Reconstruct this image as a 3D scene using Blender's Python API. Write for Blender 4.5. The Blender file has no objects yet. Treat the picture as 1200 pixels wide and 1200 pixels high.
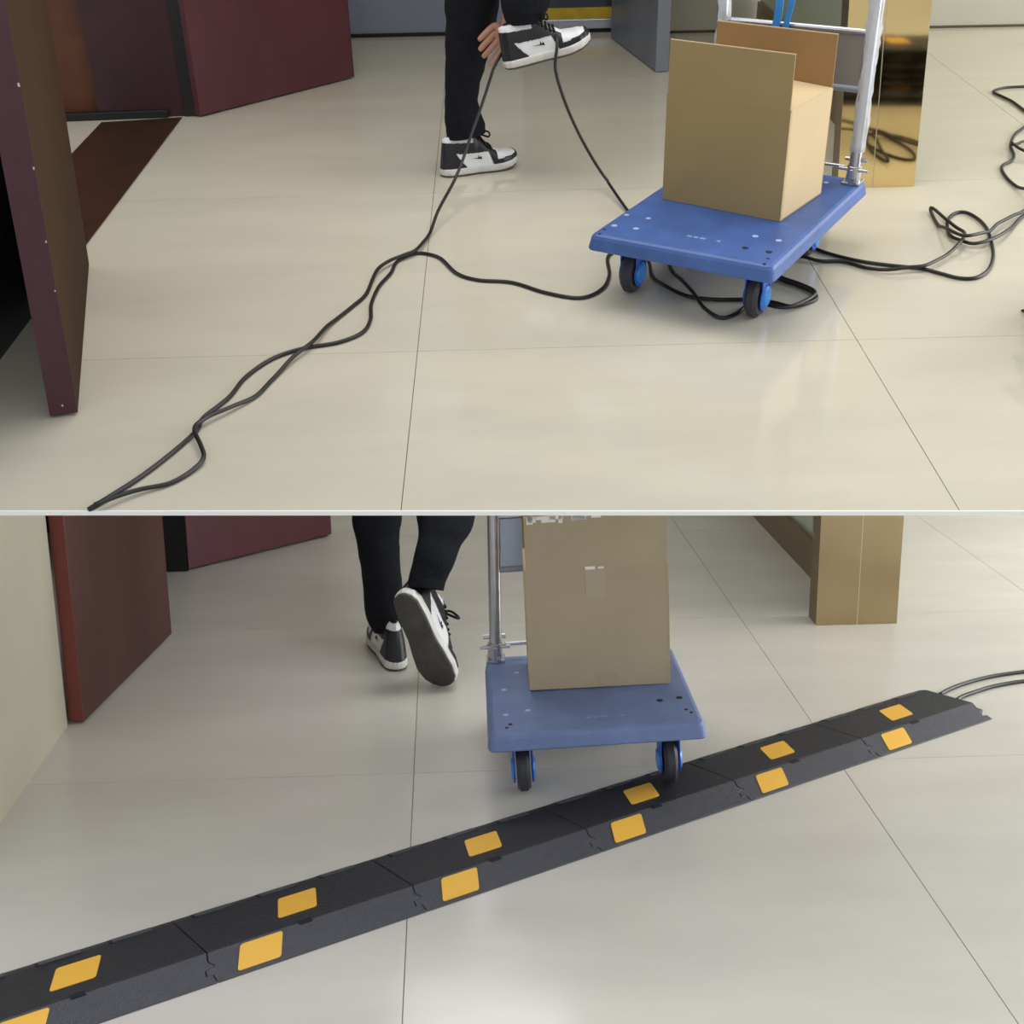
import bpy, bmesh, math, random
import numpy as np
from mathutils import Matrix, Vector, noise
random.seed(7)
sc = bpy.context.scene
COL = sc.collection

# ---------------------------------------------------------------- camera, world, lights, exposure
FPX = 1453.7                                   # focal length in pixels of a 1200 px frame
# pose of the viewpoint inside each of the two storeys: x, y, height, yaw, pitch, roll
VIEW_UP = (0.22442, -3.08939, 1.44884, 0.007503, 0.569307, -0.023021)
VIEW_LO = (0.10946, -3.16617, 1.59258, 0.053267, 0.260294, -0.006000)


def axes(v):
    x, y, h, yaw, pit, rol = v
    r = np.array([math.cos(yaw), -math.sin(yaw), 0.0])
    f = np.array([math.sin(yaw), math.cos(yaw), 0.0])
    u = np.array([0, 0, 1.0])
    F = f * math.cos(pit) - u * math.sin(pit)
    U = u * math.cos(pit) + f * math.sin(pit)
    R = r * math.cos(rol) + U * math.sin(rol)
    Uu = U * math.cos(rol) - r * math.sin(rol)
    return R, Uu, F


def pose(v):
    R, U, F = axes(v)
    m = Matrix.Identity(4)
    for i in range(3):
        m[i][0], m[i][1], m[i][2], m[i][3] = R[i], U[i], -F[i], v[i]
    return m


M_LO = Matrix.Identity(4)                      # lower storey: level, world axes
M_UP = pose(VIEW_LO) @ pose(VIEW_UP).inverted()  # upper storey: a raked floor above it

cam = bpy.data.cameras.new('camera')
cam.sensor_width = 36.0
cam.lens = 36.0 * FPX / 1200.0
cam.clip_start = 0.05
camo = bpy.data.objects.new('camera', cam)
COL.objects.link(camo)
camo.matrix_world = pose(VIEW_LO)
sc.camera = camo

sc.view_settings.view_transform = 'Standard'
sc.view_settings.look = 'None'
sc.view_settings.gamma = 1.0
sc.view_settings.use_curve_mapping = False
sc.view_settings.exposure = 0.15

world = bpy.data.worlds.new('world')
sc.world = world
world.use_nodes = True
world.node_tree.nodes['Background'].inputs[0].default_value = (0.93, 0.97, 1.0, 1)
world.node_tree.nodes['Background'].inputs[1].default_value = 0.80


def area(name, M, loc, target, sx, sy, power, col=(1, 1, 1)):
    l = bpy.data.lights.new(name, 'AREA')
    l.shape = 'RECTANGLE'
    l.size, l.size_y, l.energy, l.color = sx, sy, power, col
    o = bpy.data.objects.new(name, l)
    COL.objects.link(o)
    d = (Vector(target) - Vector(loc)).normalized()
    o.matrix_world = M @ Matrix.Translation(loc) @ d.to_track_quat('-Z', 'Y').to_matrix().to_4x4()
    return o


area('window_light', M_UP, (5.6, 1.5, 1.5), (0.6, 0.9, 0.3), 3.2, 1.8, 120, (1.0, 0.98, 0.95))
area('overhead_fill', M_UP, (0.45, 0.95, 2.33), (0.45, 0.95, 0.0), 2.2, 1.4, 33, (1.0, 0.98, 0.95))  # added overhead fill without a fitting, brightens the upper room
area('window_light', M_LO, (4.6, 0.5, 1.0), (0.2, 0.5, 0.2), 2.6, 1.3, 130, (0.96, 0.98, 1.0))


# ---------------------------------------------------------------- helpers
def up(px, py, z=None, y=None):
    return hit(VIEW_UP, px, py, z, y)


def lo(px, py, z=None, y=None):
    return hit(VIEW_LO, px, py, z, y)


def hit(v, px, py, z, y):
    """Point of the storey seen at a photo pixel on the plane at height z, or at depth y."""
    R, U, F = axes(v)
    d = R * ((px - 600) / FPX) - U * ((py - 600) / FPX) + F
    c = np.array(v[:3])
    t = (y - c[1]) / d[1] if y is not None else ((z or 0.0) - c[2]) / d[2]
    return Vector(c + d * t)


def lin(h):
    h = h.lstrip('#')
    o = []
    for i in (0, 2, 4):
        c = int(h[i:i + 2], 16) / 255
        o.append(c / 12.92 if c <= 0.04045 else ((c + 0.055) / 1.055) ** 2.4)
    return (*o, 1)


MATS = {}


def mat(name, hexc, rough=0.5, metal=0.0, var=0.0, scale=8.0, bump=0.0, bscale=60.0, stretch=(1, 1, 1), alpha=1.0, trans=0.0, spec=0.5, hex2=None, coat=0.0):
    m = bpy.data.materials.new(name)
    m.use_nodes = True
    nt = m.node_tree
    b = nt.nodes['Principled BSDF']
    b.inputs['Base Color'].default_value = lin(hexc)
    b.inputs['Roughness'].default_value = rough
    b.inputs['Metallic'].default_value = metal
    b.inputs['Alpha'].default_value = alpha
    b.inputs['Transmission Weight'].default_value = trans
    b.inputs['Specular IOR Level'].default_value = spec
    b.inputs['Coat Weight'].default_value = coat
    tc = nt.nodes.new('ShaderNodeTexCoord')
    mp = nt.nodes.new('ShaderNodeMapping')
    mp.inputs['Scale'].default_value = stretch
    nt.links.new(tc.outputs['Object'], mp.inputs['Vector'])
    if var or hex2:
        n = nt.nodes.new('ShaderNodeTexNoise')
        n.inputs['Scale'].default_value = scale
        n.inputs['Detail'].default_value = 5
        n.inputs['Roughness'].default_value = 0.6
        nt.links.new(mp.outputs[0], n.inputs['Vector'])
        r = nt.nodes.new('ShaderNodeValToRGB')
        r.color_ramp.elements[0].position = 0.3
        r.color_ramp.elements[1].position = 0.7
        c = lin(hexc)
        if hex2:
            r.color_ramp.elements[0].color = c
            r.color_ramp.elements[1].color = lin(hex2)
        else:
            r.color_ramp.elements[0].color = (*[max(0, x * (1 - var)) for x in c[:3]], 1)
            r.color_ramp.elements[1].color = (*[min(1, x * (1 + var)) for x in c[:3]], 1)
        nt.links.new(n.outputs['Fac'], r.inputs[0])
        nt.links.new(r.outputs[0], b.inputs['Base Color'])
    if bump:
        n2 = nt.nodes.new('ShaderNodeTexNoise')
        n2.inputs['Scale'].default_value = bscale
        n2.inputs['Detail'].default_value = 3
        nt.links.new(mp.outputs[0], n2.inputs['Vector'])
        bp = nt.nodes.new('ShaderNodeBump')
        bp.inputs['Strength'].default_value = bump
        bp.inputs['Distance'].default_value = 0.01
        nt.links.new(n2.outputs['Fac'], bp.inputs['Height'])
        nt.links.new(bp.outputs[0], b.inputs['Normal'])
    MATS[name] = m
    return m


def tag(o, label=None, category=None, group=None, kind=None):
    if label:
        o['label'] = label
    if category:
        o["category"] = category
    if group:
        o['group'] = group
    if kind:
        o['kind'] = kind
    return o


def empty(name, M, label, cat, group=None):
    o = bpy.data.objects.new(name, None)
    o.empty_display_size = 0.1
    COL.objects.link(o)
    o.matrix_world = M
    return tag(o, label, cat, group)


class MB:
    """Collects geometry for one mesh."""
    def __init__(s):
        s.v, s.f = [], []

    def add(s, v, f):
        b = len(s.v)
        s.v += [tuple(p) for p in v]
        s.f += [tuple(i + b for i in q) for q in f]
        return s

    def box(s, lo_, hi_, m=None):
        (a, b, c), (d, e, g) = lo_, hi_
        v = [Vector(p) for p in ((a, b, c), (d, b, c), (d, e, c), (a, e, c), (a, b, g), (d, b, g), (d, e, g), (a, e, g))]
        if m is not None:
            v = [m @ p for p in v]
        return s.add(v, [(0, 3, 2, 1), (4, 5, 6, 7), (0, 1, 5, 4), (1, 2, 6, 5), (2, 3, 7, 6), (3, 0, 4, 7)])

    def prism(s, poly, z0, z1, shear=(0, 0)):
        """poly: list of (x,y) counter-clockwise."""
        n = len(poly)
        v = [(x + shear[0] * z0, y + shear[1] * z0, z0) for x, y in poly] + [(x + shear[0] * z1, y + shear[1] * z1, z1) for x, y in poly]
        return s.add(v, [tuple(range(n - 1, -1, -1)), tuple(range(n, 2 * n))] + [(i, (i + 1) % n, n + (i + 1) % n, n + i) for i in range(n)])

    def loft(s, rings, caps=True, closed=True):
        n = len(rings[0])
        v = [p for r in rings for p in r]
        f = []
        for k in range(len(rings) - 1):
            for i in range(n if closed else n - 1):
                j = (i + 1) % n
                f.append((k * n + i, k * n + j, (k + 1) * n + j, (k + 1) * n + i))
        if caps:
            f.append(tuple(range(n - 1, -1, -1)))
            f.append(tuple(range((len(rings) - 1) * n, len(rings) * n)))
        return s.add(v, f)

    def cyl(s, p0, p1, r0, r1=None, n=20, bev=0.0):
        p0, p1 = Vector(p0), Vector(p1)
        r1 = r0 if r1 is None else r1
        d = (p1 - p0).normalized()
        a = d.orthogonal().normalized()
        b = d.cross(a)
        st = [(p0, r0), (p1, r1)]
        if bev:
            st = [(p0, r0 - bev), (p0 + d * bev, r0), (p1 - d * bev, r1), (p1, r1 - bev)]
        return s.loft([[c + (a * math.cos(2 * math.pi * i / n) + b * math.sin(2 * math.pi * i / n)) * r for i in range(n)] for c, r in st])

    def tube(s, pts, r, n=8, jitter=0.0):
        pts = [Vector(p) for p in pts]
        t0 = (pts[1] - pts[0]).normalized()
        a = t0.orthogonal().normalized()
        rings = []
        for i, p in enumerate(pts):
            t = (pts[min(i + 1, len(pts) - 1)] - pts[max(i - 1, 0)]).normalized()
            a = (a - t * a.dot(t)).normalized()
            b = t.cross(a)
            rr = r[i] if isinstance(r, (list, tuple)) else r
            ring = []
            for k in range(n):
                q = rr * (1 + jitter * noise.noise(p * 25 + Vector((k * 3.1, 0, 0))))
                ring.append(p + (a * math.cos(2 * math.pi * k / n) + b * math.sin(2 * math.pi * k / n)) * q)
            rings.append(ring)
        return s.loft(rings)

    def build(s, name, m, parent=None, M=None, smooth=False, bevel=0.0, subsurf=0, solid=0.0, segs=2, **tags):
        me = bpy.data.meshes.new(name)
        me.from_pydata(s.v, [], s.f)
        bm = bmesh.new()
        bm.from_mesh(me)
        bmesh.ops.recalc_face_normals(bm, faces=bm.faces)
        bm.to_mesh(me)
        bm.free()
        for mm in (m if isinstance(m, (list, tuple)) else [m]):
            me.materials.append(mm)
        if smooth:
            me.polygons.foreach_set('use_smooth', [True] * len(me.polygons))
        o = bpy.data.objects.new(name, me)
        COL.objects.link(o)
        if parent is not None:
            o.parent = parent
        if M is not None:
            o.matrix_world = M
        if solid:
            d = o.modifiers.new('thick', 'SOLIDIFY')
            d.thickness, d.offset = solid, 0
        if bevel:
            d = o.modifiers.new('bevel', 'BEVEL')
            d.width, d.segments, d.limit_method, d.angle_limit = bevel, segs, 'ANGLE', 0.6
        if subsurf:
            d = o.modifiers.new('sub', 'SUBSURF')
            d.levels = d.render_levels = subsurf
        if tags:
            tag(o, **tags)
        return o


def smooth_path(pts, step=0.012):
    """Catmull-Rom through the points."""
    P = [Vector(p) for p in pts]
    P = [P[0] * 2 - P[1]] + P + [P[-1] * 2 - P[-2]]
    out = []
    for i in range(1, len(P) - 2):
        n = max(2, int((P[i + 1] - P[i]).length / step))
        for k in range(n):
            t = k / n
            a, b, c, d = P[i - 1], P[i], P[i + 1], P[i + 2]
            out.append(0.5 * ((2 * b) + (c - a) * t + (2 * a - 5 * b + 4 * c - d) * t * t + (3 * b - a - 3 * c + d) * t ** 3))
    out.append(P[-2])
    return out


def rounded(x0, y0, x1, y1, r, n=5):
    p = []
    for cx, cy, a in ((x1 - r, y0 + r, -90), (x1 - r, y1 - r, 0), (x0 + r, y1 - r, 90), (x0 + r, y0 + r, 180)):
        for k in range(n + 1):
            t = math.radians(a + 90 * k / n)
            p.append((cx + r * math.cos(t), cy + r * math.sin(t)))
    return p


def clip(poly, a, b, c):
    """Keep a*x+b*y+c >= 0."""
    out = []
    for i, p in enumerate(poly):
        q = poly[(i + 1) % len(poly)]
        dp, dq = a * p[0] + b * p[1] + c, a * q[0] + b * q[1] + c
        if dp >= 0:
            out.append(p)
        if (dp >= 0) != (dq >= 0):
            t = dp / (dp - dq)
            out.append((p[0] + (q[0] - p[0]) * t, p[1] + (q[1] - p[1]) * t))
    return out


def copy_tree(o, parent=None, M=None):
    c = o.copy()
    COL.objects.link(c)
    c.parent = parent
    if M is not None:
        c.matrix_world = M
    for ch in list(o.children):
        copy_tree(ch, c)
    return c


# ---------------------------------------------------------------- materials
tile_up = mat('polished_beige_tile', 'd0c9b7', 0.09, var=0.07, scale=2.2, stretch=(0.5, 1.6, 1), spec=0.5)
tile_lo = mat('polished_grey_beige_tile', 'c9c5bd', 0.2, var=0.07, scale=2.2, stretch=(0.5, 1.6, 1), spec=0.5)
grout = mat('dark_grout', '7d7563', 0.8)
grout_lo = mat('dark_grout_lower', '857e6f', 0.8)
white_board = mat('white_board', 'f1efe9', 0.6)
white_edge = mat('white_edge_trim', 'fbfbf8', 0.5)
cream_wall = mat('cream_wall_paint', 'c3bda8', 0.55, var=0.03, scale=3)
grey_wall = mat('pale_grey_wall_paint', 'b9b5a6', 0.6, var=0.03, scale=3)
steel_wall = mat('blue_grey_panel', '858c9c', 0.5, var=0.05, scale=4)
shaded_wall = mat('navy_wall_shade', '2b333f', 0.4, var=0.2, scale=5)  # shade on the wall behind the open leaf, put into its colour
burgundy = mat('burgundy_lacquer', '562830', 0.42, var=0.14, scale=5, stretch=(1, 1, 0.5))
burgundy2 = mat('worn_burgundy_lacquer', '70404a', 0.45, var=0.14, scale=5, stretch=(1, 1, 0.5))
maroon_edge = mat('dark_maroon_edge', '45202a', 0.4, var=0.3, scale=12, stretch=(1, 1, 0.2))
brown_leaf = mat('brown_door_face', '3c2818', 0.8, spec=0.15, var=0.12, scale=6, stretch=(1, 1, 0.3))
brown_leaf2 = mat('red_brown_door_face', '4f2d2b', 0.5, var=0.15, scale=6, stretch=(1, 1, 0.3))
red_edge = mat('red_brown_door_edge', '7a3a34', 0.5, var=0.15, scale=10, stretch=(1, 1, 0.3))
dark_stone = mat('dark_brown_threshold_stone', '3b2519', 0.3, var=0.25, scale=9)
dark_red = mat('dark_red_jamb', '33151a', 0.45, var=0.2, scale=6)
black_gap = mat('black_paint_and_shade', '0d0c0e', 0.6)  # black parts, and the shade of the hinge gap and doorway
chip_white = mat('chipped_paint', 'cfc6bb', 0.8)
orange_wood = mat('orange_wood', '5b2f14', 0.5, var=0.2, scale=8)
gold = mat('polished_gold_steel', 'e0c892', 0.06, metal=1.0, var=0.03, scale=4)
gold_lo = mat('brushed_gold_steel', 'af9c7a', 0.3, metal=1.0, var=0.04, scale=4)
bronze = mat('bronze_rail_metal', '7f6d4e', 0.35, metal=0.8, var=0.05, scale=4)
seam_metal = mat('seam_metal', 'd9cdb4', 0.3, metal=0.7)
seam_dark = mat('dark_base_line', '4e4330', 0.5)  # dark brown line along the foot of the pale grey wall
glass_green = mat('greenish_glass', '9aa28c', 0.12, alpha=0.75)
glass_dark = mat('dark_glass', '343a48', 0.08, var=0.2, scale=3)
yellow_stripe = mat('yellow_stripe', 'b79a1c', 0.5, var=0.1, scale=20)
alu = mat('brushed_aluminium', 'a5a9b4', 0.35, metal=0.6)
steel_grey = mat('grey_steel_paint', '767d8c', 0.35, metal=0.3, var=0.12, scale=3, stretch=(1, 1, 0.3))
steel_light = mat('light_steel_edge', '9298a6', 0.35, metal=0.3)
blue_deck = mat('blue_plastic', '40609f', 0.45, var=0.16, scale=9, bump=0.15, bscale=160)
blue_deck_lo = mat('dusty_blue_plastic', '687aa6', 0.5, var=0.12, scale=9, bump=0.15, bscale=160)
blue_fork = mat('bright_blue_plastic', '1c5cc8', 0.35)
blue_hub = mat('light_blue_plastic', '3f8ad8', 0.3)
rubber = mat('grey_black_rubber', '34353c', 0.6, var=0.12, scale=20)
chrome = mat('galvanised_steel', 'b4b6bd', 0.25, metal=0.85, var=0.08, scale=25)
film = mat('clear_plastic_film', 'eef0f5', 0.1, alpha=0.5, bump=0.5, bscale=40)
plate_mat = mat('grey_handle_plate', '8b8885', 0.4, metal=0.3)
plate_lo_m = mat('pale_blue_handle_plate', 'aab6cc', 0.35, metal=0.3)
hole_black = mat('hole_black', '0c0f1a', 0.7)
dimple = mat('pale_dimple', 'aab4cf', 0.5)
print_mat = mat('faded_print', '7f93bd', 0.5)
strap_blue = mat('blue_strap_webbing', '2f7fc4', 0.5, var=0.15, scale=30)
card_lo = mat('dull_brown_cardboard', 'ae9f84', 0.75, var=0.05, scale=5, bump=0.06, bscale=90)
card = mat('brown_cardboard', '9a8459', 0.75, var=0.05, scale=5, bump=0.06, bscale=90)
card_in = mat('cardboard_inside', '97754a', 0.8, var=0.05, scale=6)
card_lit = mat('lit_side_cardboard', 'cdb68e', 0.75, var=0.04, scale=6)  # box sides paler, light from the right put into the colour
card_edge = mat('cardboard_edge', 'c3ab82', 0.85, var=0.1, scale=90)
tape = mat('packing_tape', 'b0a189', 0.25)
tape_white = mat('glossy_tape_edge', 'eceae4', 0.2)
cable_mat = mat('black_cable_rubber', '1c1a1a', 0.45)
skin_mat = mat('skin', 'b4836f', 0.5, var=0.12, scale=25)
trouser = mat('black_denim', '12141b', 0.85, var=0.25, scale=30, bump=0.3, bscale=120, spec=0.2)
jacket_m = mat('black_jacket_cloth', '15161c', 0.8, var=0.2, scale=20)
hair_m = mat('black_hair', '0e0c0b', 0.5)
shoe_white = mat('white_leather', 'e4e4e6', 0.45, var=0.04, scale=20)
shoe_black = mat('black_leather', '16171f', 0.4, var=0.2, scale=20)
sole_white = mat('off_white_rubber', 'd2cfcb', 0.6, var=0.1, scale=25)
sole_grey = mat('dark_grey_outsole', '4a4744', 0.7, var=0.25, scale=18, bump=0.3, bscale=150)
lace_black = mat('black_lace', '0f0f13', 0.8)
ramp_lit = mat('lit_dusty_ramp_rubber', '42434b', 0.5, var=0.14, scale=50, bump=0.35, bscale=220)  # near slope greyer: dust plus light from the viewer's side in the colour
ramp_lid = mat('black_ramp_lid_rubber', '212229', 0.5, var=0.2, scale=50, bump=0.35, bscale=220)
yellow = mat('yellow_reflector', 'e9b343', 0.45)
fill_emit = mat('fill_panel_glow', 'ffffff', 0.5)  # glow of the added fill panels
_b = fill_emit.node_tree.nodes['Principled BSDF']
_b.inputs['Emission Color'].default_value = (0.96, 0.98, 1.0, 1)
_b.inputs['Emission Strength'].default_value = 9.5

# ---------------------------------------------------------------- the two floors
GAP, GAPY = 0.0011, 0.0008
# front edge of the upper floor, a straight cut
ea, eb = up(0, 598), up(1200, 598)
en = Vector((-(eb.y - ea.y), eb.x - ea.x)).normalized()          # points into the storey
ec = -(en.x * ea.x + en.y * ea.y)


def floor_tiles(name, M, wx, wy, xs, ys, front, tmat, gmat, label, thick):
    fa, fb, fc = front
    base = clip([(xs[0] * wx, ys[0] * wy), (xs[1] * wx, ys[0] * wy), (xs[1] * wx, ys[1] * wy), (xs[0] * wx, ys[1] * wy)], fa, fb, fc)
    f = MB().prism(base, -thick, -0.0025).build(name, gmat, M=M, label=label, category='floor', kind='structure')
    for i in range(xs[0], xs[1]):
        for j in range(ys[0], ys[1]):
            p = [(i * wx + GAP, j * wy + GAPY), ((i + 1) * wx - GAP, j * wy + GAPY), ((i + 1) * wx - GAP, (j + 1) * wy - GAPY), (i * wx + GAP, (j + 1) * wy - GAPY)]
            p = clip(p, fa, fb, fc)
            if len(p) >= 3:
                t = MB().prism(p, -0.003, 0.0).build('tile', tmat, parent=f)
    return base


up_base = floor_tiles('floor', M_UP, 1.2, 1.336, (-3, 4), (-1, 4), (en.x, en.y, ec), tile_up, grout,
                      'polished beige tile floor crossed by loose black cables', 0.007)
floor_tiles('floor', M_LO, 1.2, 1.2, (-3, 4), (-3, 4), (0, 1, 9), tile_lo, grout_lo,
            'polished grey beige tile floor under the cable ramp', 0.02)
# underside board and white nosing of the raised floor
MB().prism(up_base, -0.011, -0.0072).build('ceiling', white_board, M=M_UP, label='white board underside of the raised floor', category='ceiling', kind='structure')
fe = [p for p in up_base if abs(en.x * p[0] + en.y * p[1] + ec) < 1e-4]
q0, q1 = sorted(fe)
MB().prism([(q0[0], q0[1] - 0.004), (q1[0], q1[1] - 0.004), q1, q0], -0.011, 0.0).build('trim_1', white_edge, M=M_UP, label='thin white edge strip along the raised floor', category='trim', kind='structure')


# height of the raised floor's underside above a point of the lower storey
_n = M_UP.to_3x3() @ Vector((0, 0, 1))
_p = M_UP @ Vector((0, 0, -0.012))


def under(x, y):
    return _p.z - (_n.x * (x - _p.x) + _n.y * (y - _p.y)) / _n.z


# ---------------------------------------------------------------- setting of the upper storey
def leaf(name, M, a, b, thick, side, height, face, edge, label, lean=(0, 0), z0=0.008, chips=()):
    """Door leaf from floor point a to b; thickness goes to the given side (+1 left of a->b)."""
    a, b = Vector(a[:2]), Vector(b[:2])
    d = (b - a).normalized()
    n = Vector((-d.y, d.x)) * side * thick
    poly = [a, b, b + n, a + n]
    if side < 0:
        poly.reverse()
    o = MB().prism([(p.x, p.y) for p in poly], z0, height, lean).build(name, face, M=M, bevel=0.003, label=label, category='door', kind='structure')
    # edge band on both ends, a hair proud
    for e, s in ((a, -1), (b, 1)):
        q = [e, e + d * s * 0.0025, e + d * s * 0.0025 + n, e + n]
        if side * s > 0:
            q.reverse()
        MB().prism([(p.x, p.y) for p in q], z0, height, lean).build('edge_band', edge, parent=o)
    for (t, z, w, h) in chips:
        c = a + d * 0.0 - d * 0.003 + n * t
        MB().box((c.x - w / 2 + lean[0] * z, c.y - 0.001, z), (c.x + w / 2 + lean[0] * z, c.y + 0.001, z + h)).build('paint_chip', chip_white, parent=o)
    return o


XW = -1.14
# left wall: its shade before the doorway painted navy, jambs and what lies behind
MB().prism([(XW - 0.3, -0.75), (XW, -0.75), (XW, 0.66), (XW - 0.3, 0.66)], 0, 2.2).build('wall_left', shaded_wall, M=M_UP, label='left wall behind the near door leaf, its shade painted navy', category='wall', kind='structure')
leaf('door_1', M_UP, (-0.835, -0.319), (-1.076, 0.69), 0.067, 1, 2.05, brown_leaf, maroon_edge, 'brown door leaf with dark maroon edge, open at far left', lean=(0.052, 0),
     chips=[(0.5, 0.03, 0.004, 0.005), (0.05, 0.33, 0.0025, 0.004), (0.06, 0.45, 0.003, 0.005), (0.04, 0.62, 0.003, 0.006), (0.05, 0.8, 0.004, 0.008)])
MB().prism([(-1.48, 0.70), (XW, 0.70), (XW, 2.45), (-1.48, 2.40)], 0.0002, 0.004).build('trim_2', dark_stone, M=M_UP, label='dark brown stone threshold strip across the doorway', category='threshold', kind='structure')
MB().prism([(-2.3, 2.40), (-1.20, 2.455), (-1.20, 2.49), (-2.3, 2.43)], 0.0, 0.035).build('trim_3', black_gap, M=M_UP, bevel=0.006, label='black sliding track at the foot of the dark jamb', category='trim', kind='structure')
jam = MB().prism([(-1.5, 2.46), (-1.13, 2.48), (-1.13, 2.75), (-1.5, 2.75)], 0, 2.2).build('trim_4', dark_red, M=M_UP, label='dark red door jamb behind the black track', category='jamb', kind='structure')
MB().prism([(-1.13, 2.47), (-1.06, 2.47), (-1.06, 2.75), (-1.13, 2.75)], 0, 2.2).build('hinge_shade_strip', black_gap, M=M_UP, label='black strip painted for the hinge gap shadow beside the burgundy leaf', category='jamb', kind='structure')  # solid black where the hinge gap only holds shadow
MB().prism([(-2.2, 2.52), (-1.505, 2.52), (-1.505, 2.75), (-2.2, 2.75)], 0, 2.2).build('wall_hall', orange_wood, M=M_UP, label='orange brown wood panel inside the dark doorway', category='wall', kind='structure')
MB().prism([(-1.06, 2.56), (-0.98, 2.56), (-0.98, 4.0), (-1.06, 4.0)], 0, 2.2).build('wall_left', cream_wall, M=M_UP, label='cream side wall behind the burgundy leaf', category='wall', kind='structure')
leaf('door_2', M_UP, (-1.055, 2.446), (-0.442, 3.087), 0.05, 1, 2.1, burgundy, burgundy, 'burgundy door leaf swung open into the tiled room')
# back walls
MB().prism([(-1.2, 4.02), (0.55, 4.0), (0.55, 4.12), (-1.2, 4.14)], 0.0, 2.2).build('wall_back', steel_wall, M=M_UP, label='blue grey back wall between door and person', category='wall', kind='structure')
MB().prism([(-1.2, 4.005), (0.55, 3.985), (0.55, 4.0), (-1.2, 4.02)], 0.0, 0.018).build('baseboard_back', black_gap, M=M_UP, label='thin dark skirting under the blue grey wall', category='baseboard', kind='structure')
g = MB().box((0.40, 3.99, 0.13), (0.95, 4.02, 2.2)).build('door_3', glass_dark, M=M_UP, label='dark glass door with yellow stripe behind the person', category='door', kind='structure')
MB().box((0.40, 3.982, 0.075), (0.95, 4.022, 0.13)).build('yellow_stripe', yellow_stripe, parent=g)
MB().box((0.40, 3.96, 0.025), (0.95, 4.03, 0.075)).build('bottom_rail', alu, parent=g, bevel=0.004)
MB().box((0.40, 3.99, 0.0), (0.95, 4.02, 0.025)).build('dark_gap', black_gap, parent=g)  # black strip fills the dark gap under the rail
leaf('door_4', M_UP, (1.008, 3.057), (0.862, 3.829), 0.063, -1, 2.1, steel_grey, steel_light, 'grey steel door leaf standing open behind the box', z0=0.004)
MB().prism([(0.95, 3.93), (3.7, 3.86), (3.7, 4.0), (0.95, 4.06)], 0, 2.2).build('wall_back', grey_wall, M=M_UP, label='pale grey back wall right of the steel door', category='wall', kind='structure')
MB().prism([(0.95, 3.922), (3.7, 3.852), (3.7, 3.86), (0.95, 3.93)], 0, 0.012).build('baseboard_back', seam_dark, M=M_UP, label='thin dark skirting under the pale grey wall', category='baseboard', kind='structure')


MB().prism([(-2.4, 0.9), (3.9, 0.9), (3.9, 4.2), (-2.4, 4.2)], 2.35, 2.4).build('ceiling', white_board, M=M_UP, label='unseen white ceiling shading the rear of the tiled room', category='ceiling', kind='structure')  # unseen, covers the rear only so the back floor darkens


def pillar(M, xl, xs, xr, y, depth, m, h, lean, label, sidem):
    o = MB().prism([(xl + 0.002, y + 0.004), (xr - 0.002, y + 0.004), (xr - 0.002, y + depth), (xl + 0.002, y + depth)], 0.0, h, (lean, 0)).build('pillar', sidem, M=M, label=label, category='pillar', kind='structure')
    for a, b in ((xl, xs - 0.0018), (xs + 0.0018, xr)):
        MB().prism([(a, y), (b, y), (b, y + 0.0039), (a, y + 0.0039)], 0.0, h, (lean, 0)).build('panel', m, parent=o)
    MB().prism([(xs - 0.0016, y + 0.001), (xs + 0.0016, y + 0.001), (xs + 0.0016, y + 0.0038), (xs - 0.0016, y + 0.0038)], 0.0, h, (lean, 0)).build('seam_strip', seam_metal, parent=o)
    return o


pillar(M_UP, 1.455, 1.580, 1.731, 1.274, 0.1, gold, 2.0, -0.06, 'mirror polished gold pillar reflecting cables', bronze)


def partition(M, x, y0, y1, h, label):
    o = MB().box((x - 0.02, y0, 0.0), (x + 0.02, y1, 0.16)).build('wall_right', bronze, M=M, bevel=0.003, label=label, category='partition', kind='structure')
    MB().box((x - 0.006, y0, 0.16), (x + 0.006, y1, h)).build('pane', glass_green, parent=o)
    return o


partition(M_UP, 1.66, 1.42, 3.88, 1.9, 'greenish glass partition on a bronze rail behind the trolley handle')

# ---------------------------------------------------------------- setting of the lower storey
def wall_under(name, pts, label, m, cat='wall', parent=None):
    """Vertical wall on a floor polygon whose top follows the slope of the raised floor."""
    n = len(pts)
    v = [(x, y, 0) for x, y in pts] + [(x, y, min(2.3, under(x, y) - 0.01)) for x, y in pts]
    f = [tuple(range(n - 1, -1, -1)), tuple(range(n, 2 * n))] + [(i, (i + 1) % n, n + (i + 1) % n, n + i) for i in range(n)]
    return MB().add(v, f).build(name, m, M=M_LO, label=label, category=cat, kind='structure')


wall_under('wall_left', [(-1.35, -0.45), (-1.06, -0.45), (-1.06, 0.385), (-1.35, 0.385)], 'cream wall at lower left beside the door leaf', cream_wall)


def leaf_under(name, a, b, thick, side, face, edge, label, chips=()):
    a, b = Vector(a[:2]), Vector(b[:2])
    h = min(under(*a), under(*b)) - 0.03
    return leaf(name, M_LO, a, b, thick, side, min(h, 2.05), face, edge, label, chips=chips)


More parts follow.
